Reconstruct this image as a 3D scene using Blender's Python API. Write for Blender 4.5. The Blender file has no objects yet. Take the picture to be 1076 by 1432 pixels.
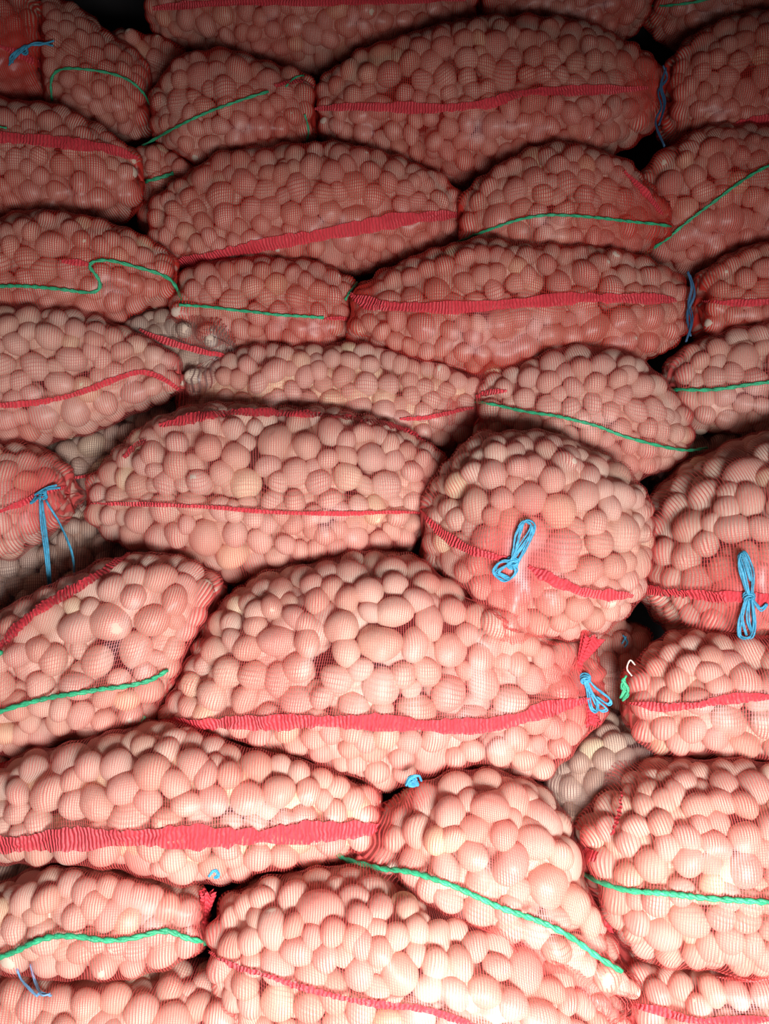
import bpy, bmesh, math, random
import numpy as np
from mathutils import Vector, Matrix
from mathutils.bvhtree import BVHTree
random.seed(7)
C = bpy.context.scene
COL = C.collection
# ------------------------------------------------------------------ camera
W, H, F = 1076, 1432, 1124.0
CAM = Vector((0.0, 0.0, 1.20))
PITCH = math.radians(-8)
cd = bpy.data.cameras.new('camera'); cam = bpy.data.objects.new('camera', cd); COL.objects.link(cam)
cam.location = CAM; cam.rotation_euler = (math.pi/2 + PITCH, 0, 0)
cd.sensor_fit = 'VERTICAL'; cd.sensor_height = 24; cd.lens = F/H*24
cd.clip_start = 0.02
C.camera = cam
FW = Vector((0, math.cos(PITCH), math.sin(PITCH))); UP = Vector((0, -math.sin(PITCH), math.cos(PITCH))); RT = Vector((1, 0, 0))
MB = np.array([RT, UP, FW])            # rows: right, up, forward
def unp(x, y, d):                       # a point at picture position x, y and distance d along the view
    return CAM + RT*((x-W/2)/F*d) + UP*((H/2-y)/F*d) + FW*d
# ------------------------------------------------------------------ light
wd = bpy.data.worlds.new('world'); C.world = wd; wd.use_nodes = True
bg = wd.node_tree.nodes['Background']; bg.inputs[0].default_value = (0.90, 0.95, 1.0, 1); bg.inputs[1].default_value = 0.10
def area(name, loc, target, sx, sy, energy, col, spread=180):
    l = bpy.data.lights.new(name, 'AREA'); l.shape = 'RECTANGLE'; l.size = sx; l.size_y = sy; l.energy = energy; l.color = col
    l.spread = math.radians(spread)
    o = bpy.data.objects.new(name, l); COL.objects.link(o); o.location = loc
    o.rotation_euler = (Vector(target)-Vector(loc)).to_track_quat('-Z', 'Y').to_euler()
    return o
area('doorway_daylight', (0.40, -0.50, 0.62), (0.10, 1.2, 0.18), 0.8, 0.4, 36, (1.0, 0.97, 0.97), 105)
C.view_settings.view_transform = 'Standard'; C.view_settings.look = 'None'
C.view_settings.exposure = 0.0; C.view_settings.gamma = 1; C.view_settings.use_curve_mapping = False
# ------------------------------------------------------------------ materials
def mat(name):
    m = bpy.data.materials.new(name); m.use_nodes = True
    nt = m.node_tree; nt.nodes.clear()
    out = nt.nodes.new('ShaderNodeOutputMaterial')
    return m, nt, out
def N(nt, t, **k):
    n = nt.nodes.new(t)
    for a, b in k.items():
        if a.startswith('i_'):
            key = a[2:]; n.inputs[int(key) if key.isdigit() else key.replace('_', ' ')].default_value = b
        else: setattr(n, a, b)
    return n
def mth(nt, op, a, b=None, c=None, clamp=False):
    n = nt.nodes.new('ShaderNodeMath'); n.operation = op; n.use_clamp = clamp
    for i, v in enumerate((a, b, c)):
        if v is None: continue
        if isinstance(v, (int, float)): n.inputs[i].default_value = v
        else: nt.links.new(v, n.inputs[i])
    return n.outputs[0]
def simple(name, col, rough=0.6, bump=0.0, bscale=60, var=0.0, vscale=8):
    m, nt, out = mat(name); p = N(nt, 'ShaderNodeBsdfPrincipled', i_Roughness=rough)
    p.inputs['Base Color'].default_value = (*col, 1)
    tc = N(nt, 'ShaderNodeTexCoord')
    if var:
        n = N(nt, 'ShaderNodeTexNoise', i_Scale=vscale, i_Detail=5.0); nt.links.new(tc.outputs['Object'], n.inputs['Vector'])
        r = N(nt, 'ShaderNodeValToRGB'); nt.links.new(n.outputs[0], r.inputs[0])
        r.color_ramp.elements[0].position = .3; r.color_ramp.elements[1].position = .7
        r.color_ramp.elements[0].color = (*[c*(1-var) for c in col], 1); r.color_ramp.elements[1].color = (*[min(1, c*(1+var)) for c in col], 1)
        nt.links.new(r.outputs[0], p.inputs['Base Color'])
    if bump:
        n = N(nt, 'ShaderNodeTexNoise', i_Scale=bscale, i_Detail=4.0); nt.links.new(tc.outputs['Object'], n.inputs['Vector'])
        b = N(nt, 'ShaderNodeBump', i_Strength=bump, i_Distance=0.003); nt.links.new(n.outputs[0], b.inputs['Height']); nt.links.new(b.outputs[0], p.inputs['Normal'])
    nt.links.new(p.outputs[0], out.inputs[0]); return m
def potato_mat():
    m, nt, out = mat('potato_skin'); p = N(nt, 'ShaderNodeBsdfPrincipled', i_Roughness=0.55)
    oi = N(nt, 'ShaderNodeObjectInfo'); tc = N(nt, 'ShaderNodeTexCoord')
    r = N(nt, 'ShaderNodeValToRGB'); nt.links.new(oi.outputs['Random'], r.inputs[0])
    e = r.color_ramp.elements; e[0].position = 0; e[0].color = (.66, .46, .34, 1); e[1].position = 1; e[1].color = (.84, .70, .46, 1)
    for pos, c in ((.3, (.76, .58, .45, 1)), (.6, (.70, .53, .43, 1)), (.94, (.78, .60, .47, 1))):
        q = e.new(pos); q.color = c
    n = N(nt, 'ShaderNodeTexNoise', i_Scale=45.0, i_Detail=5.0); nt.links.new(tc.outputs['Object'], n.inputs['Vector'])
    mr = N(nt, 'ShaderNodeMapRange'); nt.links.new(n.outputs[0], mr.inputs[0])
    mr.inputs[1].default_value = .3; mr.inputs[2].default_value = .7; mr.inputs[3].default_value = .78; mr.inputs[4].default_value = 1.1
    mx = N(nt, 'ShaderNodeVectorMath', operation='SCALE'); nt.links.new(r.outputs[0], mx.inputs[0]); nt.links.new(mr.outputs[0], mx.inputs['Scale'])
    nt.links.new(mx.outputs[0], p.inputs['Base Color'])
    n2 = N(nt, 'ShaderNodeTexNoise', i_Scale=190.0, i_Detail=3.0); nt.links.new(tc.outputs['Object'], n2.inputs['Vector'])
    b = N(nt, 'ShaderNodeBump', i_Strength=.35, i_Distance=0.002); nt.links.new(n2.outputs[0], b.inputs['Height']); nt.links.new(b.outputs[0], p.inputs['Normal'])
    nt.links.new(p.outputs[0], out.inputs[0]); return m
def net_mat(name, col, base):
    """woven plastic net: threads in two directions with open holes between, closing up where the cloth is gathered"""
    m, nt, out = mat(name); L = nt.links.new
    uv = N(nt, 'ShaderNodeUVMap'); uv.uv_map = 'weave'
    at = N(nt, 'ShaderNodeAttribute'); at.attribute_name = 'gather'
    nz = N(nt, 'ShaderNodeTexNoise', i_Scale=9.0, i_Detail=0.0); L(uv.outputs[0], nz.inputs['Vector'])
    sub = N(nt, 'ShaderNodeVectorMath', operation='SUBTRACT'); L(nz.outputs['Color'], sub.inputs[0]); sub.inputs[1].default_value = (.5, .5, .5)
    sc = N(nt, 'ShaderNodeVectorMath', operation='SCALE'); L(sub.outputs[0], sc.inputs[0]); sc.inputs['Scale'].default_value = .02
    ad = N(nt, 'ShaderNodeVectorMath', operation='ADD'); L(uv.outputs[0], ad.inputs[0]); L(sc.outputs[0], ad.inputs[1])
    sp = N(nt, 'ShaderNodeSeparateXYZ'); L(ad.outputs[0], sp.inputs[0])
    def line(v, pitch):
        f = mth(nt, 'FRACT', mth(nt, 'DIVIDE', v, pitch))
        return mth(nt, 'MULTIPLY', mth(nt, 'ABSOLUTE', mth(nt, 'SUBTRACT', f, .5)), 2.0)   # 0..1 triangle
    lu = line(sp.outputs[0], .0046); lv = line(sp.outputs[1], .0031)
    nz2 = N(nt, 'ShaderNodeTexNoise', i_Scale=6.0, i_Detail=1.0); L(uv.outputs[0], nz2.inputs['Vector'])
    dens = mth(nt, 'ADD', mth(nt, 'ADD', mth(nt, 'MULTIPLY', nz2.outputs[0], .35), base-.175), mth(nt, 'MULTIPLY', at.outputs['Fac'], .75))
    def cover(l, k):
        w = mth(nt, 'MULTIPLY', dens, k)
        return mth(nt, 'MULTIPLY_ADD', mth(nt, 'SUBTRACT', mth(nt, 'ADD', l, w), 1.0), 2.6, .45, clamp=True)
    a = mth(nt, 'MAXIMUM', cover(lu, 1.0), mth(nt, 'MULTIPLY', cover(lv, .75), .55))
    g = mth(nt, 'MULTIPLY', at.outputs['Fac'], .55)
    a = mth(nt, 'MAXIMUM', a, g, clamp=True)
    a = mth(nt, 'MINIMUM', mth(nt, 'MAXIMUM', a, .06), .95)
    p = N(nt, 'ShaderNodeBsdfPrincipled', i_Roughness=.34); p.inputs['Base Color'].default_value = (*col, 1)
    tr = N(nt, 'ShaderNodeBsdfTranslucent'); tr.inputs[0].default_value = (*col, 1)
    m1 = N(nt, 'ShaderNodeMixShader'); m1.inputs[0].default_value = .3; L(p.outputs[0], m1.inputs[1]); L(tr.outputs[0], m1.inputs[2])
    tp = N(nt, 'ShaderNodeBsdfTransparent')
    m2 = N(nt, 'ShaderNodeMixShader'); L(a, m2.inputs[0]); L(tp.outputs[0], m2.inputs[1]); L(m1.outputs[0], m2.inputs[2])
    L(m2.outputs[0], out.inputs[0]); return m
def band_mat(name, col, pitch=.007):
    """dense woven edge tape, ribbed across its run; slightly open between the ribs"""
    m, nt, out = mat(name); L = nt.links.new
    uv = N(nt, 'ShaderNodeUVMap'); uv.uv_map = 'weave'; sp = N(nt, 'ShaderNodeSeparateXYZ'); L(uv.outputs[0], sp.inputs[0])
    nz = N(nt, 'ShaderNodeTexNoise', i_Scale=30.0, i_Detail=3.0); L(uv.outputs[0], nz.inputs['Vector'])
    f = mth(nt, 'FRACT', mth(nt, 'ADD', mth(nt, 'DIVIDE', sp.outputs[0], pitch), mth(nt, 'MULTIPLY', nz.outputs[0], 1.5)))
    tri = mth(nt, 'MULTIPLY', mth(nt, 'ABSOLUTE', mth(nt, 'SUBTRACT', f, .5)), 2.0)
    a = mth(nt, 'MULTIPLY_ADD', tri, .9, .50, clamp=True)
    p = N(nt, 'ShaderNodeBsdfPrincipled', i_Roughness=.6); p.inputs['Base Color'].default_value = (*col, 1)
    b = N(nt, 'ShaderNodeBump', i_Strength=.8, i_Distance=0.003); L(tri, b.inputs['Height']); L(b.outputs[0], p.inputs['Normal'])
    tp = N(nt, 'ShaderNodeBsdfTransparent'); m2 = N(nt, 'ShaderNodeMixShader'); L(a, m2.inputs[0]); L(tp.outputs[0], m2.inputs[1]); L(p.outputs[0], m2.inputs[2])
    L(m2.outputs[0], out.inputs[0]); return m
POT = potato_mat()
NET = net_mat('red_net', (.82, .14, .13), .245)
NET_DIM = net_mat('dimmed_red_net', (.72, .055, .04), .38)  # same red net, denser and darker: the dim light up high put into its colour
NET_SHADE = net_mat('thin_shaded_net', (.26, .15, .14), .30)  # greyish net, its colour darkened to stand in for shade behind the front sacks
BAND = band_mat('red_seam_tape', (.78, .055, .075))
GREEN = simple('green_cord', (.04, .42, .20), .45, .5, 300, .3, 60)
BLUE = simple('blue_twine', (.05, .33, .52), .4, .4, 400, .35, 80)
DBLUE = simple('dark_blue_twine', (.03, .10, .2), .5); PALE = simple('pale_thread', (.75, .62, .55), .6); FBLUE = simple('faded_blue_twine', (.16, .34, .55), .5)
WALLM = simple('dark_sheet_wall', (.035, .033, .035), .7, .4, 20, .4, 3)
FLOORM = simple('dusty_concrete', (.20, .18, .16), .85, .5, 40, .25, 4)
# ------------------------------------------------------------------ the store room
def link(name, me, m, parent=None):
    o = bpy.data.objects.new(name, me); COL.objects.link(o)
    if m and not me.materials: me.materials.append(m)
    if parent: o.parent = parent; o.location = -parent.location
    return o
def box(name, lo, hi, m, kind='structure'):
    bm = bmesh.new(); bmesh.ops.create_cube(bm, size=1)
    for v in bm.verts: v.co = Vector([lo[i]+(v.co[i]+.5)*(hi[i]-lo[i]) for i in range(3)])
    me = bpy.data.meshes.new(name); bm.to_mesh(me); bm.free(); o = link(name, me, m); o['kind'] = kind; return o
XW, YB, ZC = 1.75, 2.75, 2.75
box('floor', (-XW-6, -9, -.1), (XW+6, YB, 0), FLOORM)
box('wall_back', (-XW, YB, -.1), (XW, YB+.08, ZC), WALLM)
box('wall_left', (-XW-.08, -.9, -.1), (-XW, YB+.08, ZC), WALLM)
box('wall_right', (XW, -.9, -.1), (XW+.08, YB+.08, ZC), WALLM)
box('ceiling', (-XW-.08, -.9, ZC), (XW+.08, YB+.08, ZC+.08), WALLM)
box('shade_header_1', (-XW, -.98, 1.5), (XW, -.9, ZC+.08), WALLM)      # unseen header over the doorway, added to cut sky light on the upper stack
# ------------------------------------------------------------------ potatoes
def potato_meshes(n, sub, name):
    out = []
    for k in range(n):
        bm = bmesh.new(); bmesh.ops.create_icosphere(bm, subdivisions=sub, radius=1)
        rg = random.Random(k*13+5)
        el = rg.choice((1.0, 1.08, 1.16, 1.26, 1.4)); fl = rg.uniform(.88, .97)
        ph = [rg.uniform(0, 6.28) for _ in range(6)]; am = rg.uniform(.02, .05); bend = rg.uniform(-.10, .10)
        eyes = [Vector((rg.gauss(0, 1), rg.gauss(0, 1), rg.gauss(0, 1))).normalized() for _ in range(4)]
        for v in bm.verts:
            c = v.co.copy()
            s = 1+am*math.sin(2.1*c.x+ph[0])*math.sin(2.3*c.y+ph[1])+am*.8*math.sin(3.1*c.z+ph[2]+c.x*2)+am*.5*math.sin(4*c.y+ph[3])
            for e in eyes:
                dd = (c-e).length
                if dd < .3: s -= .035*(1-dd/.3)**2
            q_ = el**-.5; v.co = Vector((c.x*s*el*q_, c.y*s*q_*1.03, c.z*s*fl))
            v.co.y += bend*c.x*c.x
        me = bpy.data.meshes.new(name); bm.to_mesh(me); bm.free()
        for p in me.polygons: p.use_smooth = True
        me.materials.append(POT); out.append(me)
    return out
POTS = potato_meshes(14, 4, 'potato')
bm = bmesh.new(); bmesh.ops.create_icosphere(bm, subdivisions=2, radius=1)
ICO_V = np.array([v.co[:] for v in bm.verts]); ICO_F = np.array([[v.index for v in f.verts] for f in bm.faces]); bm.free()
# ------------------------------------------------------------------ helper geometry
def mesh_from(name, V, Fc, m, smooth=True):
    me = bpy.data.meshes.new(name); me.from_pydata([tuple(v) for v in V], [], [tuple(int(i) for i in f) for f in Fc])
    if smooth: me.polygons.foreach_set('use_smooth', [True]*len(me.polygons))
    me.materials.append(m); me.update(); return me
def smooth_path(P, n):
    """Catmull-Rom through P, n points per span"""
    P = [Vector(p) for p in P]
    if len(P) < 2: return P
    Q = [P[0]*2-P[1]]+P+[P[-1]*2-P[-2]]; out = []
    for i in range(1, len(Q)-2):
        for k in range(n):
            t = k/n; a, b, c, d = Q[i-1], Q[i], Q[i+1], Q[i+2]
            out.append(.5*((2*b)+(c-a)*t+(2*a-5*b+4*c-d)*t*t+(3*b-3*c+d-a)*t**3))
    out.append(P[-1]); return out
def tube(P, rad, V, Fc, k=6, lump=0.0, rg=random, cap=True):
    base0 = len(V); n = len(P)
    for i, p in enumerate(P):
        t = (P[min(i+1, n-1)]-P[max(i-1, 0)]).normalized()
        a = t.cross(Vector((0.13, 1, .21))).normalized(); b = t.cross(a)
        r = (rad[i] if isinstance(rad, list) else rad)*(1+lump*rg.uniform(-1, 1))
        for j in range(k):
            an = j*2*math.pi/k; V.append(p+a*(math.cos(an)*r)+b*(math.sin(an)*r))
    for i in range(n-1):
        for j in range(k):
            Fc.append((base0+i*k+j, base0+i*k+(j+1) % k, base0+(i+1)*k+(j+1) % k, base0+(i+1)*k+j))
    if cap:
        Fc.append(tuple(base0+j for j in range(k))[::-1]); Fc.append(tuple(base0+(n-1)*k+j for j in range(k)))
DEPTH = ((-400, 2.12), (0, 1.95), (400, 1.76), (700, 1.62), (1000, 1.46), (1432, 1.30), (1700, 1.22))
def fd(y): return float(np.interp(y, [a for a, b in DEPTH], [b for a, b in DEPTH]))
NPOT = 0
PHASE = 1; SHAPES = []; SHAPES_I = []
def settle(rounds=3):
    """press neighbouring sacks flat against each other where they would run into one another"""
    for it in range(rounds):
        tr = []
        for P, Nn, _ in SHAPES:
            M_, K_ = P.shape[:2]; V = P.reshape(-1, 3); vv = np.arange(K_)
            i0 = (np.arange(M_-1)[:, None]*K_+vv[None]); i1 = (np.arange(M_-1)[:, None]*K_+(vv[None]+1) % K_)
            Fq = np.stack([i0, i0+K_, i1+K_, i1], -1).reshape(-1, 4)
            m = Fq[len(Fq)//2+K_//4]; n = np.cross(V[m[1]]-V[m[0]], V[m[3]]-V[m[0]])
            if n @ Nn.reshape(-1, 3)[m[0]] < 0: Fq = Fq[:, ::-1]
            tr.append((BVHTree.FromPolygons(V.tolist(), Fq.tolist()), V.min(0), V.max(0)))
        moves = []
        for i, (P, Nn, _) in enumerate(SHAPES):
            V = P.reshape(-1, 3); mv = np.zeros_like(V); cnt = np.zeros(len(V))
            for j, (b, lo, hi) in enumerate(tr):
                if j == i or (tr[i][1] > hi).any() or (tr[i][2] < lo).any(): continue
                for k in np.nonzero(((V > lo) & (V < hi)).all(1))[0]:
                    v = Vector(V[k]); loc, nor, _i, d = b.find_nearest(v)
                    if loc is not None and (v-loc).dot(nor) < 0:
                        mv[k] += np.array(loc-v)*(.5 if it < rounds-1 else .55); cnt[k] += 1
            mv /= np.maximum(cnt, 1)[:, None]; moves.append(mv.reshape(P.shape))
        for sh, mv in zip(SHAPES, moves):
            for _ in range(2): mv[1:-1] = (mv[1:-1]*2+mv[:-2]+mv[2:]+np.roll(mv, 1, 1)[1:-1]+np.roll(mv, -1, 1)[1:-1])/6
            sh[0] = sh[0]+mv
class Sack:
    def __init__(s, label, x0, x1, tops, bots, dz=0., k=.9, p=3.2, net=NET, rad=None, group=None, ties=(), q=2.7, lean=(0, 0), seed=None):
        global NPOT
        rs = np.random.RandomState(seed if seed is not None else int(x0*7+tops[0]*3+5) % 99991)
        s.rs = rs
        if net is NET and np.mean(tops)+np.mean(bots) < 900: net = NET_DIM  # upper sacks get the net with dimness painted into its colour
        yc = (np.mean(tops)+np.mean(bots))/2; hh_px = (np.mean(bots)-np.mean(tops))/2
        dfront = fd(yc)+dz; p = p*1.25
        rad = (rad or float(np.interp(yc, [0, 500, 900, 1300], [.0285, .0285, .0300, .0315])))
        half = hh_px/F*dfront; thick = half*k; dc = dfront+thick*.9
        s.dc = dc
        L = (x1-x0)/F*dc
        ns = max(24, int(L/.0095)); nt_ = max(36, int(half*2*math.pi*1.1/.0105))
        u = (1-np.cos(np.linspace(.0, 1, ns)*math.pi))/2*.55+np.linspace(0, 1, ns)*.45
        e = np.clip(1-np.abs(2*u-1)**p, 0, 1)**(1/p)
        def prof(vals):
            xs = np.linspace(0, 1, len(vals)); fine = np.interp(np.linspace(0, 1, 200), xs, vals)
            kk = np.ones(31)/31; pad = np.concatenate([2*fine[0]-fine[15:0:-1], fine, 2*fine[-1]-fine[-2:-17:-1]])
            return np.interp(u, np.linspace(0, 1, 200), np.convolve(pad, kk, 'valid'))
        T, B = prof(tops), prof(bots); mid = (T+B)/2; hp = (B-T)/2*e*(1.10+.035*np.sin(u*9+rs.uniform(0, 6))+.02*np.sin(u*19+rs.uniform(0, 6)))
        X = x0+(x1-x0)*u
        th = np.linspace(0, 2*math.pi, nt_, endpoint=False)+math.pi/2    # start at the back
        ct, st = np.cos(th), np.sin(th)
        sx = np.sign(st)*np.abs(st)**(2/q)      # depth
        sy = np.sign(ct)*np.abs(ct)**(2/q)
        kth = hp/F*dc*k
        Yp = mid[:, None]-hp[:, None]*sy[None, :]
        D = dc+kth[:, None]*sx[None, :]
        # silhouette kept at dc; other points unprojected from picture offsets scaled to dc, moved in depth
        cx = ((X-W/2)/F*dc)[:, None]*np.ones_like(D); cy = (H/2-Yp)/F*dc
        w_ = ((1-u)**2*lean[0]+u**2*lean[1])[:, None]*sy[None, :]*.5*e[:, None]
        cx = cx+w_/F*dc
        # gentle overall unevenness
        ph = rs.uniform(0, 6.28, 4)
        D = D+.012*np.sin(cx*9+ph[0])*np.sin(cy*12+ph[1])
        P = np.stack([cx, cy, D], -1) @ MB + np.array(CAM)
        s.me_idx = len(SHAPES) if PHASE == 1 else SHAPES_I.pop(0)
        def normals(P):
            du = np.gradient(P, axis=0); dv = (np.roll(P, -1, 1)-np.roll(P, 1, 1))/2
            n = np.cross(dv, du); ln = np.linalg.norm(n, axis=-1, keepdims=True)
            n = n/np.maximum(ln, 1e-9)
            ctr = P.mean(1, keepdims=True)
            sg = np.sign(((P-ctr)*n).sum(-1)); sg = 1 if np.median(sg[2:-2]) > 0 else -1
            return n*sg, ln[..., 0]
        Nn, A = normals(P)
        ax = (P[-1].mean(0)-P[0].mean(0)); ax /= np.linalg.norm(ax)
        Nn[0] = -ax; Nn[1] = Nn[1]-ax; Nn[-1] = ax; Nn[-2] = Nn[-2]+ax
        Nn /= np.linalg.norm(Nn, axis=-1, keepdims=True)
        if PHASE == 1:
            SHAPES.append([P, Nn, thick]); return
        P = SHAPES[s.me_idx][0]; Nn, A = normals(P)
        Nn[0] = -ax; Nn[1] = Nn[1]-ax; Nn[-1] = ax; Nn[-2] = Nn[-2]+ax
        Nn /= np.linalg.norm(Nn, axis=-1, keepdims=True)
        # ---- potatoes spread over the visible side by weighted Lloyd relaxation
        face = -(Nn @ np.array(FW)); ok = (face > -.45).ravel(); prob = (A.ravel()*ok); tot = prob.sum(); prob = prob/tot
        ns_ = 4200; idx = rs.choice(P[..., 0].size, ns_, p=prob)
        S = P.reshape(-1, 3)[idx]; SN = Nn.reshape(-1, 3)[idx]
        S = S + rs.normal(0, .003, S.shape); S = S-SN*rad*.95
        S = S - 0
        # area of the inset layer
        area_ = tot*.86
        n = max(6, int(area_/(.866*(2*rad)**2)*1.15)); w = rs.choice([.82, .9, 1., 1.08, 1.2, 1.34], n, p=[.2, .24, .24, .18, .1, .04])
        Cc = S[rs.choice(ns_, n, replace=False)].copy()
        for it in range(9):
            d2 = ((S[:, None]-Cc[None])**2).sum(-1)/(w[None]**2); a = d2.argmin(1)
            for j in range(n):
                mk = a == j
                if mk.any():
                    c = S[mk].mean(0); sel = S[mk]; Cc[j] = sel[((sel-c)**2).sum(1).argmin()]*.5+c*.5
        near = ((S[:, None]-Cc[None])**2).sum(-1).argmin(0); CN = SN[near]
        dd = np.sqrt(((Cc[:, None]-Cc[None])**2).sum(-1))+np.eye(n)*9
        share = dd*w[:, None]/(w[:, None]+w[None]); R = np.sort(share, 1)[:, :3].mean(1)*1.06
        R = np.clip(R, rad*.72, rad*1.5)
        Cc = Cc + (S[near]-Cc)*.5 - CN*((R-rad)*.9)[:, None]
        # keep every potato inside the sack
        Vp = P.reshape(-1, 3); Kp = P.shape[1]; vp = np.arange(Kp); j0 = (np.arange(P.shape[0]-1)[:, None]*Kp+vp[None]); j1 = (np.arange(P.shape[0]-1)[:, None]*Kp+(vp[None]+1) % Kp)
        Fp = np.stack([j0, j0+Kp, j1+Kp, j1], -1).reshape(-1, 4); hull = BVHTree.FromPolygons(Vp.tolist(), Fp.tolist())
        mid_ = P.mean(1); keep = np.ones(n, bool)
        for j in range(n):
            for rep_ in range(5):
                loc, nor, i_, d_ = hull.find_nearest(Vector(Cc[j]))
                if nor.dot(Vector(Nn.reshape(-1, 3)[Fp[i_][0]])) < 0: nor = -nor
                sd = (Vector(Cc[j])-loc).dot(nor); CN[j] = nor
                if sd <= -R[j]*.8: break
                Cc[j] = Cc[j]-np.array(nor)*(sd+R[j]*.88)
            else: keep[j] = sd < -R[j]*.6
            axp = mid_[((mid_-Cc[j])**2).sum(1).argmin()]
            if np.linalg.norm(Cc[j]-axp) > half*2.6: keep[j] = False
        Cc, CN, R = Cc[keep], CN[keep], R[keep]
        gapd = (np.sqrt(((S[:, None]-Cc[None])**2).sum(-1))-R[None]).min(1)
        for _ in range(400):          # small potatoes drop into the holes
            g = gapd.argmax()
            if gapd[g] < rad*.24: break
            rn = min(rad*1.05, gapd[g]+rad*.34)
            Cc = np.vstack([Cc, S[g]]); CN = np.vstack([CN, SN[g]]); R = np.append(R, rn)
            gapd = np.minimum(gapd, np.sqrt(((S-S[g])**2).sum(-1))-rn)
        n = len(Cc)
        # ---- net stretched over them
        hgt = np.full(P.shape[:2], -.022); G = P.shape[0]
        for i in range(0, G, 24):
            blk = P[i:i+24].reshape(-1, 3); nb = Nn[i:i+24].reshape(-1, 3)
            qv = Cc[None]-blk[:, None]; al = (qv*nb[:, None]).sum(-1); rho2 = (qv**2).sum(-1)-al**2
            rr = (R[None]*1.06)**2; h = np.where(rho2 < rr, al+np.sqrt(np.maximum(rr-rho2, 0)), -1)
            h = np.where(al < -.07, -1, h)
            hgt[i:i+24] = np.maximum(hgt[i:i+24], h.max(1).reshape(-1, P.shape[1]))
        hgt[~ok.reshape(hgt.shape)] = np.maximum(hgt[~ok.reshape(hgt.shape)], -.005)
        hgt = np.minimum(hgt, .03); h0 = hgt.copy()
        for it in range(7):
            up_ = np.concatenate([hgt[:1], hgt[:-1]]); dn = np.concatenate([hgt[1:], hgt[-1:]])
            hgt = np.maximum(h0, (up_+dn+np.roll(hgt, 1, 1)+np.roll(hgt, -1, 1)+hgt)/5)
        hgt = hgt+.0015
        gather = np.zeros(hgt.shape)
        # cloth bunches up where the sack closes at its two ends
        uu = u[:, None]*np.ones_like(hgt)
        endd = np.minimum(uu, 1-uu)*L
        gather += np.clip(1-endd/.035, 0, 1)*.35
        bunch = (rs.rand()+.0)*0
        PN = P+Nn*hgt[..., None]
        for (tx, ty, tr_, amp) in ties:
            px = (cx/D*F+W/2); py = H/2-cy/D*F
            ppx = F/D
            ddx, ddy = (px-tx), (py-ty); d_ = np.hypot(ddx, ddy)/tr_
            vis = face > -.1
            g = np.clip(1-d_, 0, 1)**1.2*vis
            ang = np.arctan2(ddy, ddx)
            gather = np.maximum(gather, g*amp)
            ridge = (np.sin(ang*13+3*np.sin(ang*2+ph[2]))*.5+.5)*.007*np.clip(1.5-d_, 0, 1)*np.clip(d_*4, 0, 1)*vis
            PN = PN+Nn*ridge[..., None]
        M_, K_ = hgt.shape
        vv = np.arange(K_)
        me = bpy.data.meshes.new('net')
        V = PN.reshape(-1, 3); i0 = (np.arange(M_-1)[:, None]*K_+vv[None]); i1 = (np.arange(M_-1)[:, None]*K_+(vv[None]+1) % K_)
        Fq = np.stack([i0, i0+K_, i1+K_, i1], -1).reshape(-1, 4)
        me.vertices.add(len(V)); me.vertices.foreach_set('co', V.ravel())
        me.loops.add(len(Fq)*4); me.loops.foreach_set('vertex_index', Fq.ravel())
        me.polygons.add(len(Fq)); me.polygons.foreach_set('loop_start', np.arange(len(Fq))*4)
        me.polygons.foreach_set('use_smooth', np.ones(len(Fq), bool)); me.update(calc_edges=True)
        circ = half*2*math.pi*1.05
        us = u*L*1.05+rs.rand()*.01; vs = np.arange(K_+1)/K_*circ
        kv = np.tile(vv, M_-1)
        ii = np.repeat(np.arange(M_-1), K_)
        UV = np.stack([np.stack([us[ii], vs[kv]], -1), np.stack([us[ii+1], vs[kv]], -1), np.stack([us[ii+1], vs[kv+1]], -1), np.stack([us[ii], vs[kv+1]], -1)], 1)
        ul = me.uv_layers.new(name='weave'); ul.data.foreach_set('uv', UV.ravel())
        att = me.attributes.new('gather', 'FLOAT', 'POINT'); att.data.foreach_set('value', gather.ravel())
        me.materials.append(net)
        s.bvh = BVHTree.FromPolygons([Vector(v) for v in V], Fq.tolist())
        # ---- thing and parts
        base = Vector((float(P[..., 0].mean()), float(P[..., 1].mean()), float(PN[..., 2].min())))
        r = bpy.data.objects.new('potato_sack', None); COL.objects.link(r); r.location = base; r.empty_display_size = .05
        r['label'] = label; r['category'] = 'sack'; r['group'] = group or 'red net sacks of potatoes in the stack'
        s.root = r
        link('net', me, None, r)
        def inside(c):
            odd = 0
            for d in (Vector((.1, -1, .05)), Vector((.05, .1, 1)), Vector((1, .07, -.1)), Vector((-1, .1, .13)), Vector((.1, .06, -1))):
                d.normalize(); q_ = Vector(c); k_ = 0
                while k_ < 8:
                    l_ = s.bvh.ray_cast(q_, d)[0]
                    if l_ is None: break
                    q_ = l_+d*1e-4; k_ += 1
                odd += k_ % 2
            return odd >= 3
        sel = []
        for j in range(n):
            d_ = s.bvh.find_nearest(Vector(Cc[j]))[3]
            if not inside(Cc[j]): continue
            if d_ < R[j]*.97: R[j] = d_*1.03
            if R[j] > rad*.45: sel.append(j)
        Cc, CN, R = Cc[sel], CN[sel], R[sel]
        gapd = (np.sqrt(((S[:, None]-Cc[None])**2).sum(-1))-R[None]).min(1)
        for _ in range(120):
            g = gapd.argmax()
            if gapd[g] < rad*.24: break
            c_ = S[g].copy(); l_, n_, i_, d_ = s.bvh.find_nearest(Vector(c_))
            if not inside(c_) or d_ < rad*.4: gapd[g] = -1; continue
            rn = min(rad*1.05, gapd[g]+rad*.34, d_*1.02)
            Cc = np.vstack([Cc, c_]); CN = np.vstack([CN, SN[g]]); R = np.append(R, rn); gapd[g] = -1
            gapd = np.minimum(gapd, np.sqrt(((S-c_)**2).sum(-1))-rn)
        n = len(Cc)
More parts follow.
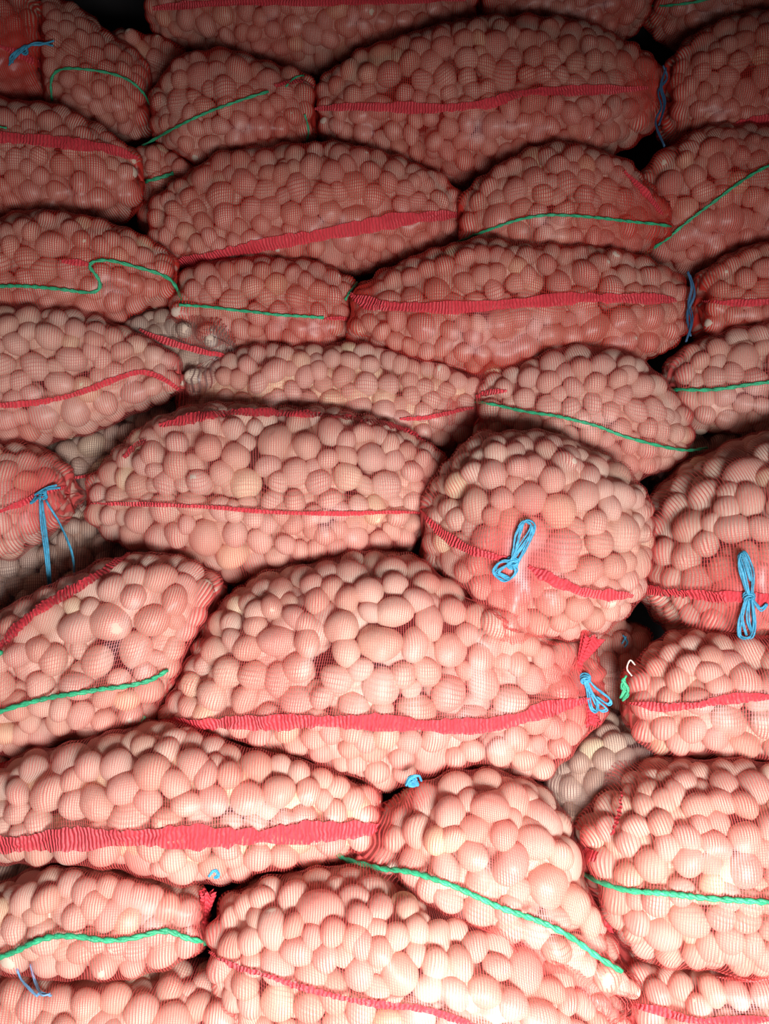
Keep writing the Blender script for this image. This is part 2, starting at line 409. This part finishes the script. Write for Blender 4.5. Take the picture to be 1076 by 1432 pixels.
        for j in range(n):
            o = bpy.data.objects.new('potato', POTS[rs.randint(len(POTS))]); COL.objects.link(o)
            nv = Vector(CN[j]); nv = (nv+Vector(rs.normal(0, .22, 3))).normalized()
            qn = nv.to_track_quat('Z', 'Y').to_matrix() @ Matrix.Rotation(rs.uniform(0, 6.283), 3, 'Z')
            o.parent = r; rr_ = float(R[j])
            o.location = Vector(Cc[j])-base; o.rotation_euler = qn.to_euler(); o.scale = (rr_, rr_, rr_)
        NPOT += n
        # ---- second layer, seen only through the gaps
        n2 = int(n*1.15); pick = rs.choice(ns_, n2, replace=False); c2 = S[pick]-SN[pick]*(rad*rs.uniform(.75, 1.3, n2))[:, None]
        rr2 = rad*rs.uniform(.85, 1.15, n2)
        in_ = [q_ for q_ in range(n2) if inside(c2[q_]) and s.bvh.find_nearest(Vector(c2[q_]))[3] > rr2[q_]*1.05]
        c2, rr2 = c2[in_], rr2[in_]; n2 = len(in_)
        V2 = (ICO_V[None]*rr2[:, None, None]+c2[:, None]).reshape(-1, 3); F2 = (ICO_F[None]+(np.arange(n2)*len(ICO_V))[:, None, None]).reshape(-1, 3)
        o = link('inner_potatoes', mesh_from('inner_potatoes', V2, F2, POT), None, r); o['kind'] = 'stuff'
    # ---- things that lie on the net
    def hit(s, x, y):
        d = (unp(x, y, 1)-CAM).normalized(); loc, nor, i, dist = s.bvh.ray_cast(CAM, d)
        if loc is None: return None, None
        if nor.dot(d) > 0: nor = -nor
        return loc, nor
    def path(s, pts, off=.002, step=9):
        fine = smooth_path([Vector((x, y, 0)) for x, y in pts], 10)
        out = [fine[0]]
        for p in fine[1:]:
            if (p-out[-1]).length > step: out.append(p)
        hs = [s.hit(p.x, p.y) for p in out]
        good = [i for i, h in enumerate(hs) if h[0] is not None]
        if not good: return [unp(p.x, p.y, s.dc-.1) for p in out], [-FW for p in out]
        P, Nr = [], []
        for i, p in enumerate(out):
            g = min(good, key=lambda q: abs(q-i)); 
            if g == i: P.append(hs[i][0]); Nr.append(hs[i][1])
            else: P.append(unp(p.x, p.y, (hs[g][0]-CAM).dot(FW))); Nr.append(hs[g][1])
        for it in range(3):   # tape under tension bridges the hollows
            P = [P[0]]+[(P[i-1]+P[i]*2+P[i+1])/4 for i in range(1, len(P)-1)]+[P[-1]]
            Nr = [Nr[0]]+[(Nr[i-1]+Nr[i]*2+Nr[i+1]).normalized() for i in range(1, len(Nr)-1)]+[Nr[-1]]
        P = [p+n*off for p, n in zip(P, Nr)]
        return P, Nr
    def band(s, pts, width=.022, name='seam_tape', m=None, taper=True, label=None, ruffle=.0016):
        if PHASE == 1: return
        P, Nr = s.path(pts, .004, 4.5); V, Fc, uv = [], [], []; n = len(P); acc = 0; K = 6
        for i in range(n):
            if i: acc += (P[i]-P[i-1]).length
            t = (P[min(i+1, n-1)]-P[max(i-1, 0)]).normalized(); b = Nr[i].cross(t).normalized()
            wd_ = width*(1+.18*math.sin(i*.35+pts[0][0])+.10*s.rs.randn())
            if taper: wd_ *= min(1, .35+i/8, .35+(n-1-i)/8)
            for k in range(K):
                f = (k/(K-1)-.5); q = P[i]+b*(wd_*f)
                nl = s.bvh.find_nearest(q, .03)
                if nl[0] is not None:
                    q2 = nl[0]+Nr[i]*.0035
                    q = q.lerp(q2, .75)
                q = q+Nr[i]*(ruffle*((-1)**i)*(abs(f)*2+s.rs.randn()*.4))+t*(s.rs.randn()*.0006)
                V.append(q); uv.append((acc, wd_*f))
        for i in range(n-1):
            for k in range(K-1): Fc.append((i*K+k, i*K+k+1, (i+1)*K+k+1, (i+1)*K+k))
        me = mesh_from(name, V, Fc, m or BAND); ul = me.uv_layers.new(name='weave')
        for lp in me.loops: ul.data[lp.index].uv = uv[lp.vertex_index]
        o = link(name, me, None, s.root)
        if label: o['label'] = label
        return o
    def cord(s, pts, r=.0032, m=None, name='green_cord', strands=2, off=.003):
        if PHASE == 1: return
        P, Nr = s.path(pts, off, 5); V, Fc = [], []; n = len(P)
        for q in range(strands):
            Q = []
            for i, p in enumerate(P):
                t = (P[min(i+1, n-1)]-P[max(i-1, 0)]).normalized(); b = Nr[i].cross(t).normalized()
                an = i*1.35+q*2*math.pi/strands
                Q.append(p+b*math.cos(an)*r*.5+Nr[i]*math.sin(an)*r*.3)
            tube(Q, r*.72, V, Fc, 5, .15, random.Random(int(pts[0][0])))
        return link(name, mesh_from(name, V, Fc, m or GREEN), None, s.root)
    def tie(s, lines, r=.0016, strands=3, lift=.010, ref=None, name='blue_twine', m=None, spread=.0025):
        if PHASE == 1: return
        V, Fc = [], []; rg = random.Random(int(lines[0][0][0]))
        lx, ly = ref or lines[0][0]; h = s.hit(lx, ly)[0]
        d0 = (h-CAM).dot(FW) if h is not None else s.dc-.08
        for ln in lines:
            for q in range(strands):
                pts = []
                jx, jy = rg.uniform(-1, 1)*spread, rg.uniform(-1, 1)*spread
                for i, pt in enumerate(ln):
                    x, y = pt[0], pt[1]; ex = pt[2] if len(pt) > 2 else 0
                    hh = s.hit(x, y)[0]; d = min(d0+.01, (hh-CAM).dot(FW)) if hh is not None else d0
                    f = 1 if 0 < i < len(ln)-1 else .4
                    pts.append(unp(x, y, d-lift-ex)+Vector((jx*f, rg.uniform(-1, 1)*.002, jy*f)))
                tube(smooth_path(pts, 8), r, V, Fc, 5, .2, rg)
        s.twine = link(name, mesh_from(name, V, Fc, m or BLUE), None, s.root); return s.twine
    def knot(s, x, y, r=.008, lift=.008, m=None, name='twine_knot', turns=3):
        if PHASE == 1: return
        """a few tight turns of twine round the neck"""
        h = s.hit(x, y)[0]; d0 = (h-CAM).dot(FW) if h is not None else s.dc-.08
        c = unp(x, y, d0-lift); V, Fc = [], []
        for q in range(turns):
            P = [c+RT*(math.cos(a)*r)+UP*(math.sin(a)*r*.8+(q-turns/2)*.0035)-FW*(math.sin(a+q)*r*.6) for a in [k*math.pi/6 for k in range(13)]]
            tube(P, .0022, V, Fc, 5)
        o = link(name, mesh_from(name, V, Fc, m or BLUE), None, s.root)
        o.parent = s.twine; o.location = (0, 0, 0); return o
    def tuft(s, x, y, dx, dy, length=.05, w=.022, lift=.004, n=9, name='gathered_net_neck'):
        if PHASE == 1: return
        """the bunched mouth of the net beyond the tie: a pleated, flaring fan"""
        h = s.hit(x, y)[0]; d0 = (h-CAM).dot(FW) if h is not None else s.dc-.08
        c = unp(x, y, d0-lift); ax = (RT*dx-UP*dy).normalized(); sd = ax.cross(FW).normalized()
        V, Fc, uv = [], [], []; R_, K = 9, 44; rg = random.Random(int(x))
        for i in range(R_):
            t = i/(R_-1); fl = .28+.72*abs(t-.25)**.8*1.25
            for k in range(K):
                a = k*2*math.pi/K; pl = 1+.30*math.sin(a*n+1.5*t)*(.3+t)
                V.append(c+ax*(t-.25)*length*(1+.10*math.sin(a*5)*t)+sd*math.cos(a)*w*fl*pl-FW*math.sin(a)*w*.6*fl*pl)
                uv.append((t*length, a*w))
        for i in range(R_-1):
            for k in range(K): Fc.append((i*K+k, i*K+(k+1) % K, (i+1)*K+(k+1) % K, (i+1)*K+k))
        me = mesh_from(name, V, Fc, BAND); ul = me.uv_layers.new(name='weave')
        for lp in me.loops: ul.data[lp.index].uv = uv[lp.vertex_index]
        return link(name, me, None, s.root)
# ================================================================== the stack, top row first
def build_stack():
    # ---- top row
    s = Sack('dim red net sack of potatoes at the top centre, nearest the roof', 205, 668, [-50, -70, -75, -75, -60], [58, 82, 92, 85, 70], .02)
    s.band([(215, 12), (330, 3), (480, 2), (650, 0)], .020)
    s = Sack('sack in the top row, just right of the top centre sack', 668, 908, [-70, -80, -70], [45, 58, 50], .03)
    s = Sack('topmost sack at the right edge with a short green cord', 900, 1200, [-70, -90, -80, -60], [40, 66, 62, 60], .03)
    s.cord([(905, 8), (940, 8), (985, 0), (1020, -12)])
    # ---- second row
    s = Sack('dim sack deep behind the upper left pile beside the dark gap', 150, 275, [55, 65, 80], [150, 170, 175], .16)
    s = Sack('upper left sack with a draped green cord, right of the blue-tied one', 62, 218, [8, 30, 62, 90], [160, 185, 196, 190], .05)
    s.cord([(74, 140), (72, 112), (84, 97), (130, 99), (170, 108), (195, 125), (212, 152)])
    s = Sack('blue-tied sack end in the top left corner', -130, 82, [-40, -20, -5, 10], [150, 152, 148, 140], -.06, k=1.2, ties=[(28, 68, 85, .8)])
    s.band([(-20, 60), (20, 72), (60, 95), (78, 110)], .016)
    s.tie([[(18, 88), (22, 74), (40, 64), (58, 62), (76, 57)], [(12, 92), (28, 72), (50, 60), (74, 64)], [(14, 90), (16, 80), (26, 70)]], ref=(35, 66)); s.knot(34, 68)
    s = Sack('small dark sack with a diagonal green cord, left of the long second-row sack', 208, 450, [120, 95, 92, 100, 110], [205, 235, 238, 225, 200], .0)
    s.cord([(200, 203), (240, 182), (290, 158), (340, 140), (380, 128)]); s.band([(385, 122), (420, 114), (440, 122)], .018)
    s.cord([(425, 160), (432, 182), (428, 196)], .0022, name='green_cord')
    s.cord([(400, 122), (415, 106), (428, 108)], .002)
    s = Sack('long second-row sack with a level red tape and bumpy large potatoes', 434, 926, [105, 78, 62, 52, 56, 80], [205, 232, 248, 244, 225, 195], -.03, ties=[(918, 130, 60, .55)])
    s.band([(436, 152), (520, 150), (610, 152), (680, 146), (730, 132), (800, 128), (905, 124)], .020)
    s.tie([[(928, 92, 0), (934, 110), (922, 128), (926, 150), (918, 172), (930, 205)], [(932, 95), (925, 120), (930, 145), (922, 175)]], m=DBLUE, ref=(905, 130), name='dark_blue_twine')
    s = Sack('dark sack at the right edge of the second row with rising red tape', 922, 1190, [70, 55, 45, 40, 40], [205, 212, 205, 195, 190], .0)
    s.band([(932, 200), (975, 196), (1020, 180), (1060, 168), (1100, 160)], .026)
    # ---- third row
    s = Sack('sliver of a sack with green cord wedged between third-row sacks', 190, 300, [210, 215, 220], [325, 335, 340], .10)
    s.cord([(205, 254), (222, 250), (246, 242)], .0045)
    s = Sack('left-edge sack with wide red tape along its top, third row', -170, 206, [140, 150, 158, 172, 205], [318, 322, 325, 320, 300], -.03)
    s.band([(-30, 190), (40, 196), (110, 203), (160, 210), (192, 222)], .026); s.cord([(-20, 178), (0, 178), (14, 182)], .0024)
    s = Sack('long centre sack with a broad ribbed red tape slanting up, third row', 206, 655, [270, 232, 222, 218, 228, 262], [375, 384, 380, 376, 368, 352], -.01)
    s.band([(228, 376), (300, 356), (380, 340), (470, 324), (560, 308), (642, 300)], .030)
    s = Sack('third-row sack with an arched green cord and red pointed end', 634, 940, [270, 232, 218, 230, 282], [352, 372, 380, 368, 342], -.04, ties=[(925, 300, 75, .5)])
    s.cord([(612, 350), (650, 335), (700, 315), (760, 301), (830, 304), (890, 311), (938, 316)]); s.band([(872, 240), (900, 268), (925, 300)], .016, ruffle=.001)
    s = Sack('right-edge sack with a green cord climbing steeply, third row', 872, 1190, [250, 205, 190, 182, 180], [375, 384, 375, 368, 362], .03)
    s.cord([(888, 376), (898, 358), (930, 338), (960, 312), (1000, 282), (1035, 255), (1068, 236), (1100, 222)], .0034)
    # ---- fourth row
    s = Sack('left sack with a kinked green cord doubling back, fourth row', -170, 254, [330, 322, 312, 318, 348], [475, 476, 478, 462, 428], -.05)
    s.cord([(-20, 402), (30, 400), (80, 404), (128, 409), (142, 402), (136, 385), (122, 370), (150, 364), (190, 374), (232, 386), (246, 404), (256, 428)], .0038)
    s.band([(88, 366), (115, 368), (128, 372)], .016)
    s = Sack('small sack with a nearly level green cord, centre of the fourth row', 236, 506, [390, 372, 368, 372, 385], [480, 496, 502, 500, 482], .02)
    s.cord([(250, 427), (300, 430), (340, 435), (400, 441), (452, 444)]); s.cord([(482, 420), (488, 408), (498, 396)], .003)
    s.band([(452, 446), (480, 446), (500, 452)], .010)
    s = Sack('long sack with a straight bright red tape, fourth row right of centre', 480, 960, [395, 366, 356, 354, 358, 372], [500, 520, 532, 532, 520, 492], -.03, ties=[(490, 412, 50, .7)])
    s.band([(490, 410), (512, 424), (560, 430), (640, 430), (720, 425), (800, 418), (880, 418), (945, 420)], .022)
    s.tie([[(962, 380), (968, 400), (964, 425), (968, 450), (960, 478)], [(966, 385), (972, 410), (962, 440), (966, 470)]], m=DBLUE, ref=(940, 420), name='dark_blue_twine')
    s = Sack('right-edge sack with level red tape past the dark gap, fourth row', 968, 1200, [372, 352, 350, 350], [485, 492, 495, 490], .0)
    s.band([(985, 424), (1030, 424), (1080, 422), (1110, 420)], .014)
    # ---- fifth row
    s = Sack('greyish sack with a pinkish tape behind the left sacks of the fifth row', 170, 345, [425, 440, 470], [545, 555, 560], .07, net=NET_SHADE)
    s.band([(196, 462), (235, 478), (280, 490), (315, 497)], .016)
    s = Sack('left-edge sack with a thin red seam bowed upward, fifth row', -170, 260, [455, 448, 440, 450, 488], [632, 628, 618, 592, 560], -.05)
    s.band([(-20, 568), (50, 562), (110, 550), (160, 530), (195, 520), (225, 528), (252, 545)], .012)
    s = Sack('centre sack of the fifth row lying behind the big sack with two red seams', 258, 700, [510, 490, 482, 488, 515], [610, 625, 632, 632, 625], .04)
    s.band([(560, 586), (610, 582), (660, 570)], .010)
    s = Sack('shadowed sack wedged between two large ones right of centre', 580, 720, [570, 565, 570], [665, 680, 680], .12)
    s = Sack('sack with a green cord slanting down to the right, fifth row', 655, 965, [530, 502, 492, 508, 560], [628, 650, 668, 672, 655], -.01)
    s.cord([(658, 562), (690, 566), (730, 575), (780, 582), (830, 594), (880, 612), (925, 624), (960, 630), (988, 626)]); s.band([(668, 556), (690, 548), (712, 548)], .018)
    s = Sack('right-edge sack with a level green cord, fifth row', 930, 1200, [492, 462, 452, 450], [600, 615, 612, 605], .0)
    s.cord([(935, 544), (970, 546), (1010, 544), (1050, 537), (1100, 532)], .004)
    s = Sack('shadowed sack behind the round tied sack at the right edge', 930, 1200, [600, 592, 590], [700, 705, 700], .09, net=NET_SHADE)
    # ---- sixth row
    s = Sack('greyish thin-netted sack in shade behind the left side, beside a bunched red neck', 60, 290, [590, 568, 572], [720, 725, 728], .12, net=NET_SHADE)
    s.band([(108, 668), (150, 660), (190, 640)], .012)
    s = Sack('left-edge sack end tied with long hanging blue tails', -130, 100, [618, 620, 622, 648], [785, 782, 775, 735], -.05, k=1.2, ties=[(62, 690, 75, .8)])
    s.band([(-20, 722), (20, 708), (60, 690), (95, 678)], .012)
    s.tie([[(48, 692), (55, 688), (66, 682), (80, 678)], [(56, 690), (64, 684), (84, 682)], [(56, 692), (58, 730), (64, 775), (70, 832)], [(58, 700), (66, 760), (72, 828)], [(64, 700), (84, 735), (100, 775), (104, 815)], [(58, 692), (50, 700), (44, 704), (50, 694)]], ref=(60, 690), strands=3); s.knot(60, 690)
    s = Sack('big centre-left sack with a thin level seam and a ruffled tape above', 118, 640, [655, 592, 576, 574, 590, 632], [745, 788, 808, 804, 785, 752], -.02)
    s.band([(130, 703), (200, 705), (280, 708), (350, 714), (430, 718), (520, 717), (590, 716)], .008)
    s.band([(225, 596), (290, 582), (350, 578), (430, 580), (500, 588), (560, 600), (600, 620)], .026); s.band([(175, 640), (190, 625), (210, 618)], .026, name='gathered_net_neck')
    s = Sack('round sack end in the centre with a blue bow of twine', 582, 904, [655, 622, 612, 630, 662], [838, 880, 894, 882, 840], -.10, k=1.05, p=2.5, ties=[(718, 785, 95, .8)])
    s.band([(590, 712), (615, 742), (650, 765), (690, 778), (715, 784)], .016, ruffle=.001); s.band([(740, 792), (780, 815), (830, 830), (884, 832)], .020, ruffle=.001)
    s.tie([[(716, 785), (722, 760), (728, 738), (736, 730), (746, 738), (738, 762), (724, 788)], [(714, 786), (728, 765), (742, 745), (744, 734)], [(720, 785), (700, 786), (692, 800), (708, 812), (722, 800), (718, 788)], [(716, 786), (696, 800), (712, 808)], [(718, 782), (724, 750), (732, 732)]], ref=(716, 785), strands=4, spread=.004); s.knot(717, 786, .009)
    s = Sack('round sack end at the right edge with long blue bow loops', 886, 1230, [705, 655, 618, 610, 615], [855, 905, 925, 930, 925], -.10, k=1.05, p=2.6, ties=[(1042, 830, 100, .75)])
    s.band([(888, 824), (930, 826), (980, 830), (1030, 834), (1100, 842)], .024, ruffle=.002)
    s.tie([[(1048, 832), (1040, 800), (1034, 778), (1042, 774), (1052, 800), (1052, 830)], [(1048, 834), (1036, 795), (1040, 776), (1050, 812)], [(1048, 834), (1036, 865), (1036, 888), (1050, 890), (1056, 870), (1052, 834)], [(1048, 836), (1046, 865), (1052, 886)], [(1050, 834), (1064, 852), (1074, 845)], [(1044, 836), (1038, 862), (1044, 888)]], ref=(1046, 830), strands=4, spread=.003); s.knot(1048, 834, .008)
    # ---- seventh row
    s = Sack('greyish thin-netted sack in shade low on the left, behind the hanging blue tails', -130, 215, [700, 700, 695, 720], [900, 905, 900, 880], .14, net=NET_SHADE)
    s = Sack('left sack with a ribbed tape on its back and a green cord below', -140, 292, [860, 885, 850, 790, 774, 778], [1035, 1045, 1042, 1036, 1030, 1010], -.02, lean=(0, 110))
    s.band([(-5, 915), (22, 882), (60, 850), (110, 822), (150, 798), (186, 772)], .026)
    s.cord([(-20, 1002), (20, 988), (70, 975), (130, 965), (180, 958), (210, 950), (234, 936)], .0044); s.cord([(-6, 908), (2, 915)], .006)
    s = Sack('large bright sack in the middle with broad pink-red tape and blue tie at right', 246, 838, [820, 800, 788, 785, 800, 835, 880], [1040, 1048, 1062, 1078, 1086, 1082, 1050], -.03, lean=(110, -10), ties=[(822, 960, 80, .75)])
    s.band([(200, 1012), (270, 1012), (340, 1010), (420, 1008), (500, 1008), (580, 1012), (660, 1016), (720, 1006), (770, 990), (818, 978)], .026)
    s.cord([(188, 1026), (196, 1010), (206, 998)], .0028)
    s.tuft(812, 925, .4, -.8, .07, .018); s.tuft(824, 985, .2, .9, .05, .012)
    s.tie([[(818, 942), (824, 960), (835, 978), (848, 990), (838, 992), (826, 970)], [(820, 946), (832, 962), (852, 978), (850, 986), (834, 974)], [(820, 950), (824, 972), (828, 990), (836, 994), (836, 978)], [(818, 944), (822, 962), (842, 984)]], ref=(812, 960), strands=3, spread=.003); s.knot(819, 948, .008)
    s = Sack('dark sack deep in the hole beneath the two round sacks', 800, 910, [850, 862, 870], [1000, 1010, 1020], .16)
    s.tie([[(872, 888), (878, 898), (874, 905)], [(876, 890), (870, 900)]], ref=(875, 895), strands=2)
    s = Sack('right-edge sack with a level red seam and green knot at its left end', 868, 1220, [930, 885, 878, 880, 885], [1040, 1066, 1076, 1076, 1072], -.06)
    s.band([(884, 984), (930, 988), (980, 984), (1030, 976), (1100, 974)], .015)
    s.tie([[(876, 945), (868, 960), (878, 972), (870, 980)], [(870, 950), (880, 965), (872, 978)], [(872, 948), (874, 962), (868, 976)]], ref=(882, 965), strands=3, m=GREEN, name='green_knot', r=.002)
    s.tie([[(884, 946), (876, 936), (880, 924), (888, 930)]], ref=(890, 945), strands=1, m=PALE, name='pale_thread')
    # ---- eighth row
    s = Sack('greyish sack in shade at the right of centre, between two bright sacks', 745, 930, [1015, 1000, 1000], [1180, 1200, 1210], .07, net=NET_SHADE)
    s = Sack('corner of a sack with red tape at the left edge, beside the long pink-taped sack', -160, 60, [1055, 1050, 1048], [1190, 1195, 1200], .07)
    s.band([(-20, 1072), (10, 1072), (38, 1068)], .022)
    s = Sack('long lower-left sack with the broadest pink-red tape along its underside', -60, 538, [1090, 1052, 1030, 1025, 1035, 1060, 1085], [1198, 1202, 1208, 1216, 1218, 1222, 1205], -.04)
    s.band([(-30, 1182), (40, 1178), (120, 1172), (210, 1170), (300, 1170), (400, 1166), (470, 1162), (528, 1158)], .034)
    s = Sack('wide lower sack crossed by a long green cord falling to the right', 512, 852, [1110, 1080, 1072, 1076, 1110, 1190], [1240, 1285, 1330, 1365, 1385, 1385], -.03, rad=.0315, lean=(70, -50), ties=[(562, 1092, 50, .6)])
    s.cord([(468, 1188), (482, 1200), (520, 1212), (580, 1220), (640, 1240), (700, 1268), (760, 1290), (800, 1312), (835, 1338), (868, 1360)], .0046)
    s.band([(474, 1190), (490, 1188), (505, 1186)], .02)
    s.tie([[(568, 1098), (574, 1088), (586, 1084), (590, 1092)], [(572, 1100), (580, 1090), (584, 1098), (574, 1094)]], ref=(578, 1092), strands=3); s.knot(577, 1092, .007)
    s = Sack('right-edge lower sack with a green cord and a red frayed corner', 800, 1240, [1130, 1078, 1062, 1060, 1062], [1280, 1325, 1345, 1345, 1340], -.08, rad=.030)
    s.cord([(786, 1192), (806, 1212), (840, 1232), (880, 1244), (930, 1248), (980, 1254), (1030, 1258), (1100, 1262)], .0046)
    s.band([(872, 1110), (868, 1140), (858, 1170)], .010); s.band([(812, 1200), (826, 1196), (838, 1200)], .022, taper=False); s.band([(828, 1268), (845, 1285), (858, 1302)], .030, name='gathered_net_corner')
    # ---- ninth row
    s = Sack('sliver of a shaded thin-netted sack at the left edge, low in the stack', -150, 110, [1185, 1190, 1200], [1330, 1330, 1330], .06, net=NET_SHADE)
    s = Sack('lower-left sack with a wavy green cord and a red bunched right end', -60, 298, [1262, 1225, 1205, 1212, 1235], [1352, 1360, 1362, 1358, 1335], -.03, ties=[(292, 1290, 40, .6)])
    s.cord([(-20, 1344), (20, 1330), (45, 1318), (75, 1308), (110, 1308), (150, 1314), (190, 1310), (232, 1300), (262, 1312), (290, 1318)], .0046)
    s.tuft(287, 1285, .1, -1, .06, .012)
    s = Sack('broad bottom sack with a thin red seam sloping to the lower right', 290, 890, [1245, 1215, 1218, 1250, 1285, 1330, 1380], [1392, 1440, 1490, 1530, 1550, 1560, 1550], -.06, rad=.029)
    s.band([(296, 1330), (330, 1350), (370, 1362), (420, 1378), (480, 1394), (540, 1404), (600, 1412), (670, 1436)], .009)
    s.tie([[(292, 1226), (300, 1218), (306, 1224), (300, 1228)]], ref=(304, 1224), strands=3)
    s = Sack('bottom-left sack beneath the wavy green cord, with loose blue twine', -120, 470, [1362, 1352, 1348, 1352, 1372, 1400], [1540, 1555, 1560, 1560, 1550, 1530], .0)
    s.tie([[(22, 1350), (26, 1368), (38, 1380), (52, 1392)], [(42, 1350), (48, 1372), (58, 1392), (70, 1390)], [(52, 1392), (60, 1386), (72, 1392)]], ref=(45, 1375), strands=2, m=FBLUE, name='faded_blue_twine')
    s = Sack('bottom-right corner sack with a red seam near the frame edge', 862, 1240, [1340, 1315, 1305, 1305, 1310], [1500, 1520, 1530, 1530, 1530], -.02, rad=.030)
    s.band([(880, 1408), (920, 1412), (960, 1424), (1020, 1428), (1090, 1424)], .012); s.cord([(846, 1384), (856, 1396), (866, 1410), (870, 1434)], .005)
build_stack()
settle()
PHASE = 2; SHAPES_I = list(range(len(SHAPES)))
build_stack()
print('POTATOES', NPOT)
zs = [o.location.z for o in C.objects if o.name.startswith('potato_sack')]
print('lowest sack base', min(zs), 'deepest', max(o.location.y for o in C.objects if o.name.startswith('potato_sack')), 'n', len(zs))
